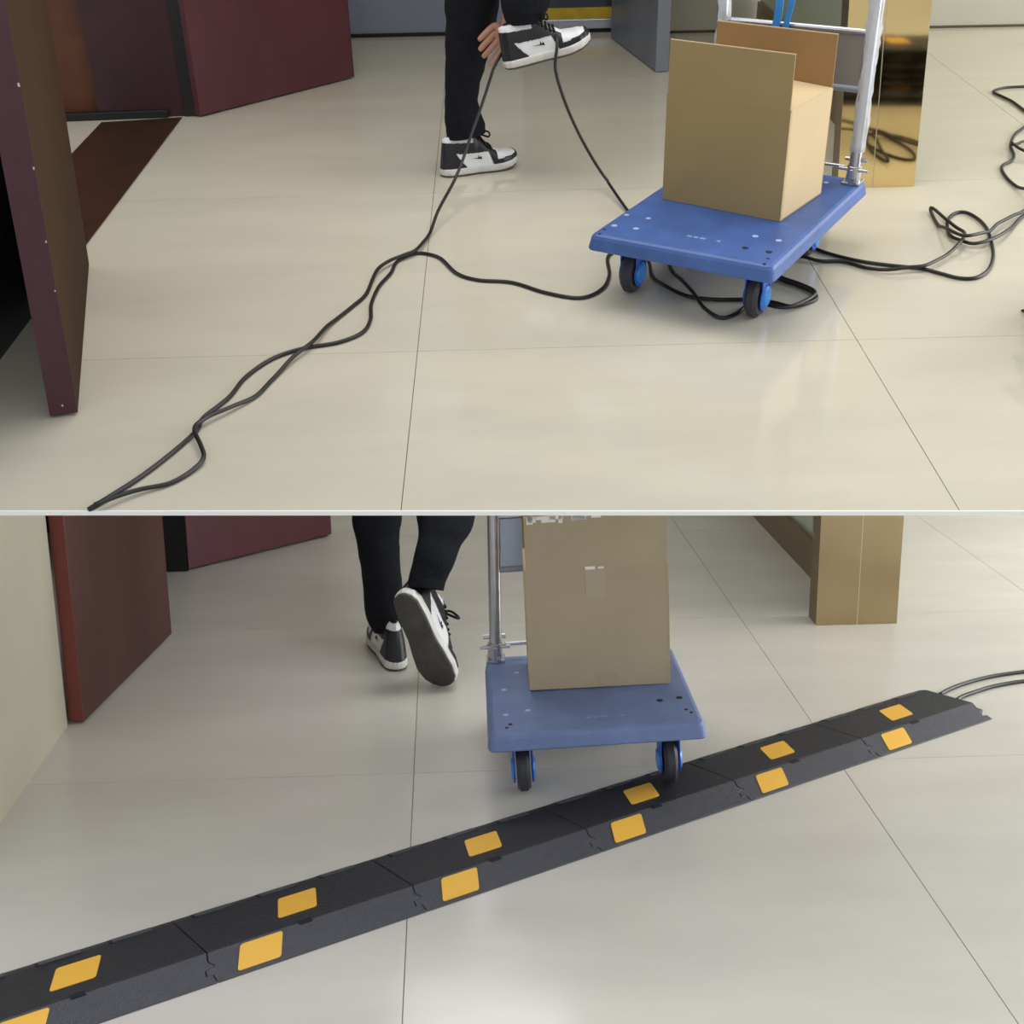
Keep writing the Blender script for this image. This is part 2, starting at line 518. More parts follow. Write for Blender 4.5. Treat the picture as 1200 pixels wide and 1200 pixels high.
leaf_under('door_5', (-1.012, 0.395), (-0.906, 1.15), 0.045, 1, brown_leaf2, red_edge, 'red brown door leaf ajar beside the cream wall')
leaf_under('door_6', (-0.994, 1.938), (-0.438, 2.437), 0.05, 1, burgundy2, burgundy2, 'burgundy door leaf standing open beyond the walking person')
wall_under('doorway_shade_strip', [(-1.16, 1.93), (-1.0, 1.93), (-1.0, 2.2), (-1.16, 2.2)], 'black strip painted for the doorway shade between the two lower door leaves', black_gap, 'jamb')  # black stands in for the unlit doorway
wall_under('wall_hall', [(-2.6, 2.6), (-1.17, 2.6), (-1.17, 2.8), (-2.6, 2.8)], 'dark red panel inside the lower doorway', dark_red)
wall_under('wall_hall', [(-1.9, 0.4), (-1.8, 0.4), (-1.8, 2.59), (-1.9, 2.59)], 'black panel painted for the darkness deep in the lower doorway', black_gap)  # black sheet imitates the unlit interior
wall_under('wall_left', [(-1.05, 2.21), (-0.97, 2.21), (-0.97, 3.9), (-1.05, 3.9)], 'cream side wall behind the lower burgundy leaf', cream_wall)
wall_under('wall_back', [(-1.05, 3.92), (3.9, 3.92), (3.9, 4.05), (-1.05, 4.05)], 'pale grey back wall of the lower room', grey_wall)
pillar(M_LO, 1.459, 1.614, 1.763, 1.09, 0.1, gold_lo, 1.2, -0.01, 'brushed gold pillar beyond the cable ramp', bronze)
partition(M_LO, 1.62, 1.24, 3.9, 1.25, 'greenish glass partition on a bronze rail behind the lower pillar')
for k, (x, y) in enumerate(((0.2, 0.5), (0.2, 1.9), (0.0, 3.1))):  # unseen panels added to brighten the room under the slab
    nrm = _n.normalized()
    zax = nrm
    xax = Vector((1, 0, 0)) - zax * zax.x
    xax.normalize()
    yax = zax.cross(xax)
    m = Matrix.Identity(4)
    for i in range(3):
        m[i][0], m[i][1], m[i][2] = xax[i], yax[i], zax[i]
    m.translation = Vector((x, y, under(x, y) - 0.001))
    lp = MB().box((-0.31, -0.16, -0.022), (0.31, 0.16, 0)).build('fill_panel', white_board, M=m, bevel=0.004, label='added unseen fill light panel ' + ('above the trolley', 'above the far floor', 'near the back wall')[k], category='fill light', group='added fill panels under the raised floor')
    MB().box((-0.29, -0.14, -0.024), (0.29, 0.14, -0.0215)).build('fill_glow', fill_emit, parent=lp)


# ---------------------------------------------------------------- cable ramps
RD = Vector((0.8794, 0.4760, 0))               # along the row
RP = Vector((-0.4760, 0.8794, 0))              # across, away from the viewer
RL, RA, RB, RH, RR = 0.486, 0.078, 0.190, 0.026, 0.008


def make_ramp(M, label, group):
    """Module: x along the row, y across (0 near edge), z up."""
    r = empty('cable_ramp', M, label, 'cable ramp', group)
    g = 0.0012

    def jig(x, s):
        return [(x, 0.0), (x - 0.002, 0.020), (x - 0.016, 0.022), (x - 0.014, 0.036), (x + 0.008, 0.042), (x - 0.002, 0.056), (x + 0.004, RA)]
    p = [(x + g, y) for x, y in jig(0, 1)][::-1]
    q = [(x - g, y) for x, y in jig(RL, 1)]
    poly = p[:] + q[:]
    # polygon runs: ridge-left ... near-left, near-right ... ridge-right
    n = len(poly)
    zz = lambda y: 0.003 + (RH - 0.003) * y / RA
    v = [(x, y, 0.0) for x, y in poly] + [(x, y, zz(y)) for x, y in poly]
    f = [tuple(range(n - 1, -1, -1)), tuple(range(n, 2 * n))] + [(i, (i + 1) % n, n + (i + 1) % n, n + i) for i in range(n)]
    MB().add(v, f).build('base', ramp_lit, parent=r, bevel=0.0012, segs=1)
    # lid: gentle far slope ending in a low rim
    prof = [(RA + 0.001, 0.002), (RA + 0.001, RH), (RA + 0.03, RH - 0.002), (RA + RB - 0.03, RR + 0.008), (RA + RB - 0.008, RR), (RA + RB, 0.002)]
    x0, x1 = 0.004 + g, RL + 0.004 - g
    MB().loft([[(x0 - 0.14 * (y - RA), y, z) for y, z in prof], [(x1 - 0.14 * (y - RA), y, z) for y, z in prof]]).build('lid', ramp_lid, parent=r, bevel=0.001, segs=1)
    # hinge knuckles along the rim
    ya, yb = RA + RB - 0.036, RA + RB - 0.009
    pz = lambda y: RR + 0.008 * (RA + RB - 0.008 - y) / 0.022
    for k in range(3):
        a = 0.03 + k * 0.152
        for x_, w_, m_, e_, nm in ((a, 0.085, ramp_lit, 0.0012, 'hinge_tab'), (a - 0.008, 0.0075, hole_black, 0.0006, 'hinge_gap')):
            MB().loft([[(x, ya, pz(ya) - 0.004), (x, ya, pz(ya) + e_), (x, yb, pz(yb) + e_), (x, yb, pz(yb) - 0.004)] for x in (x_, x_ + w_)]).build(nm, m_, parent=r)
    MB().box((0.21, RA - 0.007, RH - 0.004), (0.24, RA + 0.006, RH + 0.0008)).build('latch_notch', hole_black, parent=r)
    # markers
    sl = math.atan2(RH - 0.003, RA)
    kk = 0.45
    mk = MB()
    pts = rounded(-0.048, -0.032, 0.048, 0.032, 0.007)
    mm = Matrix.Translation((0.108, RA * 0.51, zz(RA * 0.51))) @ Matrix.Rotation(sl, 4, 'X')
    mk.loft([[mm @ Vector((x + kk * y, y, z)) for x, y in pts] for z in (-0.001, 0.0014)])
    mk.build('near_marker', yellow, parent=r, label='yellow reflector patch on the near slope')
    mk = MB()
    kk = 0.38
    sl2 = -math.atan2(RH - 0.002 - RR - 0.008, RB - 0.06)
    yc = RA + 0.082
    zc = RH - 0.002 - (yc - RA - 0.03) * (RH - 0.002 - RR - 0.008) / (RB - 0.06)
    pts = rounded(-0.046, -0.040, 0.046, 0.040, 0.007)
    mm = Matrix.Translation((0.24, yc, zc)) @ Matrix.Rotation(sl2, 4, 'X')
    mk.loft([[mm @ Vector((x + kk * y, y, z)) for x, y in pts] for z in (-0.001, 0.0014)])
    mk.build('far_marker', yellow, parent=r, label='yellow reflector patch on the lid')
    return r


def ramp_pose(k):
    near0 = Vector((1.754, 0.240, 0)) - RD * RL * (k + 1)
    m = Matrix.Identity(4)
    for i in range(3):
        m[i][0], m[i][1] = RD[i], RP[i]
    m.translation = near0
    return m


RLAB = ['black cable ramp section at the right end of the row, cables leaving it',
        'black cable ramp section second from the right end',
        'black cable ramp section touched by the trolley wheel',
        'black cable ramp section in front of the trolley, left of the wheel',
        'black cable ramp section second from the left in view',
        'black cable ramp section cut by the lower left corner',
        'black cable ramp section beyond the lower left corner']
ramp0 = make_ramp(ramp_pose(0), RLAB[0], 'cable ramp sections joined in a row')
for k in range(1, 7):
    c = copy_tree(ramp0, None, ramp_pose(k))
    c['label'] = RLAB[k]
# the same sections, unused, stacked at the right of the upper storey (they show in the gold pillar)
ORD = ['lowest', 'second lowest', 'third', 'fourth', 'fifth', 'sixth', 'topmost']
for k in range(7):
    a = 0.12 + 0.06 * math.sin(k * 2.1)
    m = M_UP @ Matrix.Translation((1.76 + 0.02 * math.sin(k * 1.7), -0.12 + 0.02 * math.cos(k), 0.0380 * k)) @ Matrix.Rotation(a, 4, 'Z')
    c = copy_tree(ramp0, None, m)
    tag(c, 'black cable ramp section, %s in the stack mirrored by the gold pillar' % ORD[k], 'cable ramp', 'stacked cable ramp sections')


# ---------------------------------------------------------------- platform trolley
def make_trolley(M, W, D, label, deckm, platem, wheel_in, marks, inset=(0.055, 0.035, 0.055), wrap=(0, 1), wy=(0.135, 0.19), lean=0.0, rin=0.0):
    """x across (0..W), y away from the front edge (0..D), z up from the floor."""
    t = empty('platform_trolley', M, label, 'trolley', 'platform trolleys')
    zb, zt = 0.160, 0.205
    d = MB()
    rings = []
    for ins, z, r in ((0.012, zb + 0.004, 0.016), (0.0, zb, 0.02), (-0.002, zb + 0.004, 0.022), (0.004, zt - 0.012, 0.021), (0.009, zt - 0.004, 0.019), (0.017, zt, 0.015)):
        rings.append([(x, y, z) for x, y in rounded(ins, ins, W - ins, D - ins, r, 6)])
    d.loft(rings)
    deck = d.build('deck', deckm, parent=t, smooth=False)
    for px, py, kind, rr in marks:
        if kind == 'h':
            MB().cyl((px, py, zt - 0.004), (px, py, zt + 0.0006), rr, n=14).build('hole', hole_black, parent=deck)
        else:
            MB().cyl((px, py, zt - 0.004), (px, py, zt + 0.0008), rr, n=14).build('rivet', dimple, parent=deck)
    for a_, b_ in ((0.46, 0.485), (0.495, 0.52), (0.53, 0.56), (0.62, 0.64)):
        MB().box((W * a_, D * 0.135, zt), (W * b_, D * 0.15, zt + 0.0005)).build('faded_print', print_mat, parent=deck)
    # casters
    for cx, cy in ((wheel_in, wy[0]), (W - wheel_in, wy[0]), (wheel_in, D - wy[1]), (W - wheel_in - rin, D - wy[1])):
        R = 0.0625
        c = MB()
        c.cyl((cx - 0.018, cy, R), (cx + 0.018, cy, R), R, n=32, bev=0.009)
        w = c.build('wheel', rubber, parent=t, smooth=False)
        k = MB()
        for s in (-1, 1):
            poly = [(-0.030, R - 0.012), (0.030, R - 0.012), (0.034, zb), (-0.034, zb)]
            xa, xb = cx + s * 0.0225, cx + s * 0.0275
            k.add([(xa, cy + y, z) for y, z in poly] + [(xb, cy + y, z) for y, z in poly], [(0, 1, 2, 3), (7, 6, 5, 4), (0, 4, 5, 1), (1, 5, 6, 2), (2, 6, 7, 3), (3, 7, 4, 0)])
            k.cyl((xa, cy, R), (xb, cy, R), 0.040, n=24)
        k.box((cx - 0.036, cy - 0.045, zb - 0.006), (cx + 0.036, cy + 0.045, zb + 0.002))
        fk = k.build('caster_fork', blue_fork, parent=t, bevel=0.0015, segs=1)
        for s in (-1, 1):
            MB().cyl((cx + s * 0.0276, cy, R), (cx + s * 0.033, cy, R), 0.031, 0.026, n=22).build('hub_cap', blue_hub, parent=fk)
    # handle: U tube, brackets, cross rod, plate
    hy = D - inset[2]
    xa, xb = inset[0], W - inset[1]
    top = 0.98
    pts = [(xa, hy, zt + 0.02), (xa, hy, zt + 0.4), (xa, hy, top - 0.08), (xa + 0.02, hy, top - 0.02), (xa + 0.08, hy, top), (xb - 0.08, hy, top), (xb - 0.02, hy, top - 0.02), (xb, hy, top - 0.08), (xb, hy, zt + 0.4), (xb, hy, zt + 0.02)]
    pts = [(x + lean * (z - zt), y, z) for x, y, z in pts]
    h = MB().tube(smooth_path(pts, 0.03), 0.0185, n=16).build('handle', chrome, parent=t, smooth=True)
    for x in (xa, xb):
        b = MB()
        b.box((x - 0.028, hy - 0.03, zt), (x + 0.028, hy + 0.03, zt + 0.008))
        b.cyl((x, hy, zt + 0.005), (x, hy, zt + 0.055), 0.0225, n=16)
        b.box((x - 0.006, hy - 0.034, zt), (x + 0.006, hy - 0.02, zt + 0.05))
        bk = b.build('hinge_bracket', chrome, parent=t, bevel=0.0015, segs=1)
        MB().cyl((x - 0.045, hy - 0.01, zt + 0.045), (x + 0.045, hy - 0.01, zt + 0.045), 0.006, n=10).build('bolt', chrome, parent=bk)
        MB().cyl((x - 0.034, hy + 0.012, zt + 0.07), (x + 0.034, hy + 0.012, zt + 0.07), 0.007, n=10).build('bolt', chrome, parent=bk)
        MB().cyl((x + 0.01, hy - 0.03, zt + 0.012), (x + 0.01, hy - 0.03, zt + 0.024), 0.009, n=6).build('bolt', chrome, parent=bk)
    MB().cyl((xa + 0.03, hy, zt + 0.048), (xb - 0.03, hy, zt + 0.048), 0.0055, n=10).build('lock_rod', chrome, parent=t)
    lx = lean * 0.37
    pl = MB().box((xa + lx + 0.018, hy - 0.004, zt + 0.29), (xb + lx - 0.018, hy + 0.004, zt + 0.445)).build('handle_plate', platem, parent=t)
    for z in (0.283, 0.445):
        MB().cyl((xa + lx + 0.01, hy, zt + z), (xb + lx - 0.01, hy, zt + z), 0.0105, n=12).build('plate_rail', chrome if z > 0.3 else steel_light, parent=pl)
    if wrap:
        for i_ in wrap:
            x = (xa, xb)[i_]
            rr = MB()
            path = [(x + 0.004, hy - 0.002, zt + 0.10 + 0.02 * i) for i in range(36)]
            rr.tube(path, 0.0220, n=18, jitter=0.35)
            rr.build('film_sleeve', film, parent=t, smooth=True)
    return t


def frame(o, xdir, z=(0, 0, 1)):
    x = Vector(xdir).normalized()
    z = Vector(z)
    z = (z - x * z.dot(x)).normalized()
    y = z.cross(x)
    m = Matrix.Identity(4)
    for i in range(3):
        m[i][0], m[i][1], m[i][2] = x[i], y[i], z[i]
    m.translation = Vector(o)
    return m


# upper storey: deck front corners at height 0.205
da, db, dc = up(690, 275, z=0.205), up(904, 314, z=0.205), up(990, 207, z=0.205)
DW = (db - da).length + 0.012
ux = (db - da)
ux.z = 0
mt = frame((da.x - ux.normalized().x * 0.006, da.y - ux.normalized().y * 0.006, 0), ux)
inv = mt.inverted()
DD = (inv @ dc).y + 0.006
marks = []
for px, py, k, r in ((734.4, 252, 'r', .008), (719.9, 264.5, 'r', .009), (745.3, 268, 'r', .009), (759.8, 256, 'r', .008), (708.3, 268.9, 'h', .005), (703, 274.2, 'h', .0045),
                     (885, 277, 'r', .009), (912.5, 282, 'r', .009), (873.4, 290.6, 'h', .009), (901, 295.4, 'h', .0095), (900, 303.2, 'h', .005), (895.8, 309.2, 'h', .005), (968, 214, 'r', .008), (959, 225, 'r', .008)):
    q = inv @ up(px, py, z=0.205)
    marks.append((q.x, q.y, k, r))
T1 = M_UP @ mt
make_trolley(T1, DW, DD, 'blue platform trolley standing over loose tangled cables', blue_deck, plate_mat, 0.085, marks, rin=0.03)

# lower storey: right front wheel rests on the ramp
la, lb = lo(572, 864, z=0.205), lo(829, 847, z=0.233)
lback = lo(572, 769, z=0.205)
LW = (lb - la).length
ml = frame(la, lb - la)
ml = ml @ Matrix.Translation((0, 0, -0.205))
LD = (ml.inverted() @ lback).y
marks2 = [(0.06, 0.07, 'h', .006), (0.05, 0.05, 'h', .005), (0.11, 0.15, 'r', .008), (0.05, 0.13, 'r', .008), (0.05, 0.3, 'r', .008), (0.09, 0.42, 'r', .007),
          (LW - 0.10, 0.16, 'h', .009), (LW - 0.045, 0.17, 'h', .009), (LW - 0.04, 0.09, 'h', .005), (LW - 0.03, 0.07, 'h', .005)]
T2 = M_LO @ ml
make_trolley(T2, LW, LD, 'blue platform trolley with its right wheel up on the cable ramp', blue_deck_lo, plate_lo_m, 0.088, marks2, inset=(0.032, 0.085, 0.034), wrap=(), wy=(0.10, 0.13), lean=0.045)


# ---------------------------------------------------------------- cardboard boxes
def make_box(M, w, d, h, fl, label, extra):
    """x along the front (0..w), y back (0..d), z up."""
    t = empty('cardboard_box', M, label, 'box', 'cardboard boxes on trolleys')
    k = 0.0045
    card = extra.get('card', MATS['brown_cardboard'])
    b = MB()
    b.box((0, 0, 0), (w, d, k))
    b.box((0, 0, k), (w, k, h))
    b.box((0, d - k, k), (w, d, h))
    b.build('body', card, parent=t)
    b = MB()
    b.box((0, k, k), (k, d - k, h))
    b.build('end_panel', card_lit, parent=t)
    MB().box((w - k, k, k), (w, d - k, h)).build('end_panel', card_lit, parent=t)
    # glued corner seam
    MB().box((w - 0.001, -0.0012, 0.004), (w + 0.0012, 0.012, h - 0.002)).build('corner_seam', card_edge, parent=t)

    def flap(name, origin, axis, ang, width, length, m):
        v = []
        f = MB()
        f.box((0, -k / 2, 0), (width, k / 2, length))
        o = f.build(name, m, parent=t)
        o.matrix_local = Matrix.Translation(origin) @ Matrix.Rotation(axis, 4, 'Z') @ Matrix.Rotation(ang, 4, 'X')
        e = MB().box((0, -k / 2 - 0.0002, length - 0.002), (width, k / 2 + 0.0002, length + 0.0006)).build('torn_edge', card_edge, parent=o)
        return o
    flap('flap', (0.003, k / 2, h), 0, extra['front'], w - 0.006, fl, card)
    flap('flap', (0.003, d - k / 2, h), 0, extra['back'], w - 0.006, fl, card_in)
    flap('flap', (w - k / 2, 0.006, h), math.pi / 2, math.radians(-87), d - 0.012, fl, card_lit)
    flap('flap', (k / 2, d - 0.006, h), -math.pi / 2, math.radians(-87), d - 0.012, fl, card_lit)
    if extra.get('tape'):
        MB().box((w * 0.42, -0.0008, h - 0.09), (w * 0.56, 0, h - 0.002)).build('tape', tape, parent=t)
        MB().box((w * 0.50, -0.0008, 0.002), (w * 0.62, 0, 0.04)).build('tape', tape, parent=t)
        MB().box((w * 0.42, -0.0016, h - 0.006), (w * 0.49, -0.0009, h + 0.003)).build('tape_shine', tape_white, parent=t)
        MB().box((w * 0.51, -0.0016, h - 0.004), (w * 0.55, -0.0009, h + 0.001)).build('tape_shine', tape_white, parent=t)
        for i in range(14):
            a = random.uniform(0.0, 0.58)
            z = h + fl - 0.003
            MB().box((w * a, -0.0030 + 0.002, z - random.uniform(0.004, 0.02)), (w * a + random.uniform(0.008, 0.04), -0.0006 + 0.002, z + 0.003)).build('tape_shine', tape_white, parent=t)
    return t


b0, b1, b2 = up(776, 233, z=0.206), up(914, 260, z=0.206), up(954, 226, z=0.206)
make_box(M_UP @ frame(b0, b1 - b0), (b1 - b0).length, 0.295, 0.315, 0.150, 'open cardboard box with raised flaps on the trolley over loose cables', {'front': 0.0, 'back': 0.0})
c0, c1 = lo(621, 810, z=0.213), lo(785, 804, z=0.222)
c0l, c1l = ml.inverted() @ c0, ml.inverted() @ c1
bx = T2 @ Matrix.Translation((c0l.x, c0l.y, 0.2095)) @ Matrix.Rotation(math.radians(0.55), 4, 'Y') @ Matrix.Rotation(math.atan2(c1l.y - c0l.y, c1l.x - c0l.x), 4, 'Z')
make_box(bx, (c1 - c0).length, 0.212, 0.352, 0.150, 'taped cardboard box on the trolley crossing the cable ramp', {'front': 0.0, 'back': 0.0, 'tape': True, 'card': card_lo})

# blue straps hanging from the handle of the upper trolley
for k, (x, w) in enumerate(((0.235, 0.024), (0.272, 0.018))):
    s = MB()
    n = 16
    rings = []
    for i in range(n):
        z = 0.99 - i * 0.44 / (n - 1)
        o = 0.006 * math.sin(i * 0.8 + k)
        y = DD - 0.055 - 0.021 - 0.004 * math.sin(i * 0.6)
        rings.append([(x + o - w / 2, y - 0.002, z), (x + o + w / 2, y - 0.003, z), (x + o + w / 2, y + 0.001, z), (x + o - w / 2, y + 0.002, z)])
    s.loft(rings)
    s.build('strap', strap_blue, M=T1, smooth=False, label=('wider blue strap hanging from the trolley handle', 'narrower blue strap hanging beside the wider one')[k], category='strap', group='blue straps on the trolley handle')


# ---------------------------------------------------------------- sneakers
def interp(keys, s):
    for (a, va), (b, vb) in zip(keys, keys[1:]):
        if s <= b:
            t = (s - a) / (b - a)
            t = t * t * (3 - 2 * t) * 0.5 + t * 0.5
            return va + (vb - va) * t
    return keys[-1][1]


SL = 0.308
KW = [(0, 0.0), (0.012, 0.013), (0.04, 0.025), (0.10, 0.034), (0.25, 0.038), (0.45, 0.038), (0.65, 0.046), (0.77, 0.049), (0.88, 0.044), (0.95, 0.032), (0.985, 0.018), (1, 0.0)]
KH = [(0, 0.112), (0.1, 0.119), (0.3, 0.119), (0.40, 0.132), (0.48, 0.108), (0.6, 0.070), (0.72, 0.047), (0.86, 0.038), (0.95, 0.028), (1, 0.010)]


def spring(s):
    return 0.016 * max(0, (s - 0.68) / 0.32) ** 2


def upper(s, a, off=0.0):
    """Point on the upper; a runs 0..pi from the right side over the top to the left side."""
    w = (interp(KW, s) * 0.95 + off) if 0 < s < 1 else 0.0
    H = interp(KH, s) + off
    c, sn = math.cos(a), math.sin(a)
    y = w * math.copysign(abs(c) ** 0.75, c)
    zf = abs(sn) ** 0.72
    if s < 0.6:
        y *= 1 - 0.22 * zf * (1 - s / 0.6)
    lean = 0.012 * zf * max(0, 1 - s / 0.25)
    x = s * SL + lean
    if off:
        x += off * (2 * s - 1) * (1.0 if s < 0.04 or s > 0.96 else 0.0)
    return Vector((x, -y, 0.028 + spring(s) + H * zf)), H * zf


def make_shoe(parent, M, label, k=1.0):
    sh = bpy.data.objects.new('sneaker', None)
    sh.empty_display_size = 0.05
    COL.objects.link(sh)
    sh.parent = parent
    sh.matrix_local = M @ Matrix.Scale(k, 4)
    tag(sh, label)
    NS, NA = 160, 110
    S = [(1 - math.cos(math.pi * i / NS)) / 2 for i in range(NS + 1)]
    # midsole and outsole
    def outline(scale):
        o = []
        for i in range(NS + 1):
            o.append((S[i] * SL, -interp(KW, S[i]) * scale, S[i]))
        for i in range(NS - 1, 0, -1):
            o.append((S[i] * SL, interp(KW, S[i]) * scale, S[i]))
        return o

    def ring(scale, z):
        return [((x - SL / 2) * (1 + (scale - 1) * 0.4) + SL / 2, y, z + spring(s)) for x, y, s in outline(scale)]
    MB().loft([ring(1.0, 0.007), ring(1.05, 0.010), ring(1.05, 0.026), ring(1.02, 0.031), ring(0.93, 0.033)]).build('midsole', sole_white, parent=sh, smooth=True)
    MB().loft([ring(0.93, 0.0), ring(1.0, 0.002), ring(1.02, 0.0072)]).build('outsole', sole_grey, parent=sh, smooth=True)

    def grid(pred, off):
        v, f, idx = [], [], {}
        def vid(i, j):
            if (i, j) not in idx:
                idx[(i, j)] = len(v)
                v.append(upper(S[i], math.pi * j / NA, off)[0])
            return idx[(i, j)]
        for i in range(NS):
            for j in range(NA):
                s = (S[i] + S[i + 1]) / 2
                p, z = upper(s, math.pi * (j + .5) / NA)
                if pred is None or pred(s, z, z / (interp(KH, s) + 1e-6)):
                    f.append((vid(i, j), vid(i + 1, j), vid(i + 1, j + 1), vid(i, j + 1)))
        return MB().add(v, f)
    grid(None, 0).build('upper', shoe_white, parent=sh, smooth=True)
    grid(lambda s, z, r: (s < 0.31 - 2.6 * z and z < 0.06) or (s < 0.10 and z < 0.096) or (0.060 < z + 0.02 * s < 0.097 and s < 0.42), 0.0016).build('heel_counter', shoe_black, parent=sh, smooth=True)
    grid(lambda s, z, r: s < 0.33 and z > 0.117 - 0.012 * s, 0.0012).build('cuff_lining', shoe_black, parent=sh, smooth=True)
    grid(lambda s, z, r: (0.40 < s < 0.66 and z > 0.052 and r < 0.93) or (0.575 < s < 0.70 and r < 0.93 and s > 0.70 - 2.0 * z * 0.6 - 0.05), 0.0018).build('eyestay', shoe_black, parent=sh, smooth=True)
    grid(lambda s, z, r: s > 0.68 and (z < 0.020 or r < 0.55 * min(1, (s - 0.68) / 0.12) or s > 0.955), 0.0017).build('toe_guard', shoe_black, parent=sh, smooth=True)
    # side mark on both flanks: a tick with two spikes
    def flank(s, z, side):
        best = min((abs(upper(s, math.pi * j / 200)[1] - z), j) for j in range(0, 90))[1]
        a = math.pi * best / 200
        if side > 0:
            a = math.pi - a
        return upper(s, a, 0.0016)[0]
    mk = [(0.36, 0.034), (0.46, 0.029), (0.50, 0.028), (0.485, 0.040), (0.468, 0.033), (0.455, 0.043), (0.448, 0.032)]
    for side in (-1, 1):
        MB().add([flank(s, z, side) for s, z in mk], [tuple(range(len(mk)))]).build('side_mark', lace_black, parent=sh, solid=0.0008)
    # laces across the throat and a bow
    l = MB()
    for i in range(6):
        s = 0.44 + 0.037 * i
        pts = [upper(s + 0.012 * abs(a - math.pi / 2), a, 0.0045)[0] for a in [math.pi * (0.30 + 0.05 * q) for q in range(9)]]
        l.tube(pts, 0.0042, n=6)
    l.build('laces', lace_black, parent=sh, smooth=True)
    c = upper(0.50, math.pi / 2, 0.008)[0]
    bw = MB()
    for sd in (-1, 1):
        pts = smooth_path([c, c + Vector((0.012, sd * 0.022, 0.016)), c + Vector((0.03, sd * 0.040, 0.012)), c + Vector((0.026, sd * 0.045, -0.002)), c + Vector((0.01, sd * 0.02, 0.0)), c], 0.006)
        bw.tube(pts, 0.0036, n=6)
    bw.build('lace_bow', lace_black, parent=sh, smooth=True)
    tg = MB()
    tg.loft([[upper(s, math.pi * (0.38 + 0.03 * q), 0.003)[0] for q in range(9)] for s in (0.37, 0.40, 0.43)], caps=False, closed=False)
    tg.build('tongue', shoe_white, parent=sh, smooth=True, solid=0.002)
    return sh


def tube_leg(rings, n=28, wrinkle=0.006, seed=0.0):
    """Trouser leg; rings are (centre, radius side, radius front, side axis)."""
    P = [Vector(r[0]) for r in rings]
    out = []
    sub = 5
    for i in range(len(rings) - 1):
        for k in range(sub):
            t = k / sub
            c = P[i].lerp(P[i + 1], t)
            if 0 < i < len(rings) - 2:
                a, b, cc, d = P[i - 1], P[i], P[i + 1], P[i + 2]
                c = 0.5 * ((2 * b) + (cc - a) * t + (2 * a - 5 * b + 4 * cc - d) * t * t + (3 * b - a - 3 * cc + d) * t ** 3)
            out.append((c, rings[i][1] + (rings[i + 1][1] - rings[i][1]) * t, rings[i][2] + (rings[i + 1][2] - rings[i][2]) * t))
    out.append((P[-1], rings[-1][1], rings[-1][2]))
    res = []
    for i, (c, ra, rb) in enumerate(out):
        d = (out[min(i + 1, len(out) - 1)][0] - out[max(i - 1, 0)][0]).normalized()
        y = Vector((0, 1, 0))
        if abs(d.y) > 0.9:
            y = Vector((0, 0, 1))
        y = (y - d * d.dot(y)).normalized()
        x = y.cross(d)
        ring = []
        for k in range(n):
            a = 2 * math.pi * k / n
            w = noise.noise(Vector((c.x * 6 + math.cos(a) * 0.8 + seed, c.y * 6 + math.sin(a) * 0.8, c.z * 22)))
            ring.append(c + x * math.cos(a) * (ra + wrinkle * w) + y * math.sin(a) * (rb + wrinkle * w))
        res.append(ring)
    return res


def skinned(name, pts, edges, m, parent, sub=2, root=0):
    """pts: (co, radius) list grown into one continuous surface."""
    me = bpy.data.meshes.new(name)
    me.from_pydata([tuple(p[0]) for p in pts], edges, [])
    me.materials.append(m)
    o = bpy.data.objects.new(name, me)
    COL.objects.link(o)
    o.parent = parent
    sk = o.modifiers.new('skin', 'SKIN')
    sk.use_smooth_shade = True
    if not me.skin_vertices:
        bm = bmesh.new()
        bm.from_mesh(me)
        bm.verts.layers.skin.verify()
        bm.to_mesh(me)
        bm.free()
    for i, v in enumerate(me.skin_vertices[0].data):
        r = pts[i][1]
        v.radius = (r, r) if not isinstance(r, tuple) else r
        v.use_root = (i == root)
    s = o.modifiers.new('sub', 'SUBSURF')
    s.levels = s.render_levels = sub
    return o


# ---------------------------------------------------------------- person of the upper storey
heel, toe = up(517, 207, z=0), up(609, 193, z=0)
fd = (toe - heel)
fd.z = 0
R1 = Vector((0.10, 1.55, 0.0))
p1 = empty('person', M_UP @ Matrix.Translation(R1), 'person in black trousers on one leg, cable caught on the raised sneaker', 'person')
L = lambda *c: Vector(c) - R1
shoe_a = frame(heel - R1, fd)
make_shoe(p1, shoe_a, 'black and white high top sneaker on the floor')
# raised shoe
rh, rt = up(592, 81, y=1.37), up(696, 52, y=1.37)
rd = rt - rh
up_v = Vector((-0.10, -0.10, 1))
shoe_b = frame(rh - R1, rd, up_v)
make_shoe(p1, shoe_b, 'black and white high top sneaker held up with a cable')


def U(pxl, pxr, py, y, rf, k=1.0):
    a, b = up(pxl, py, y=y), up(pxr, py, y=y)
    return ((a + b) / 2 - R1, (b - a).length / 2 * k, rf)


t = MB()
rg = [U(524, 570, 158, 1.56, 0.066), U(522, 569, 150, 1.56, 0.062), U(521, 562, 130, 1.56, 0.055), U(521, 560, 113, 1.56, 0.055), U(521, 567, 79, 1.56, 0.062), U(521, 578, 40, 1.56, 0.075), U(521, 585, 0, 1.56, 0.085)]
rg += [(L(0.15, 1.56, 0.76), 0.095, 0.09), (L(0.10, 1.56, 0.88), 0.105, 0.10)]
t.loft(tube_leg(rg, seed=1.0))
t.build('trouser_leg', trouser, parent=p1, smooth=True)
t = MB()
rg = [U(594, 638, 25, 1.38, 0.066), U(590, 640, 16, 1.38, 0.068), U(586, 645, 0, 1.38, 0.074), (L(0.36, 1.39, 0.80), 0.085, 0.08), (L(0.36, 1.40, 0.92), 0.088, 0.085), (L(0.28, 1.43, 0.975), 0.088, 0.09), (L(0.16, 1.47, 0.955), 0.095, 0.10), (L(0.08, 1.50, 0.93), 0.10, 0.10)]
t.loft(tube_leg(rg, seed=5.0))
t.build('trouser_leg', trouser, parent=p1, smooth=True)
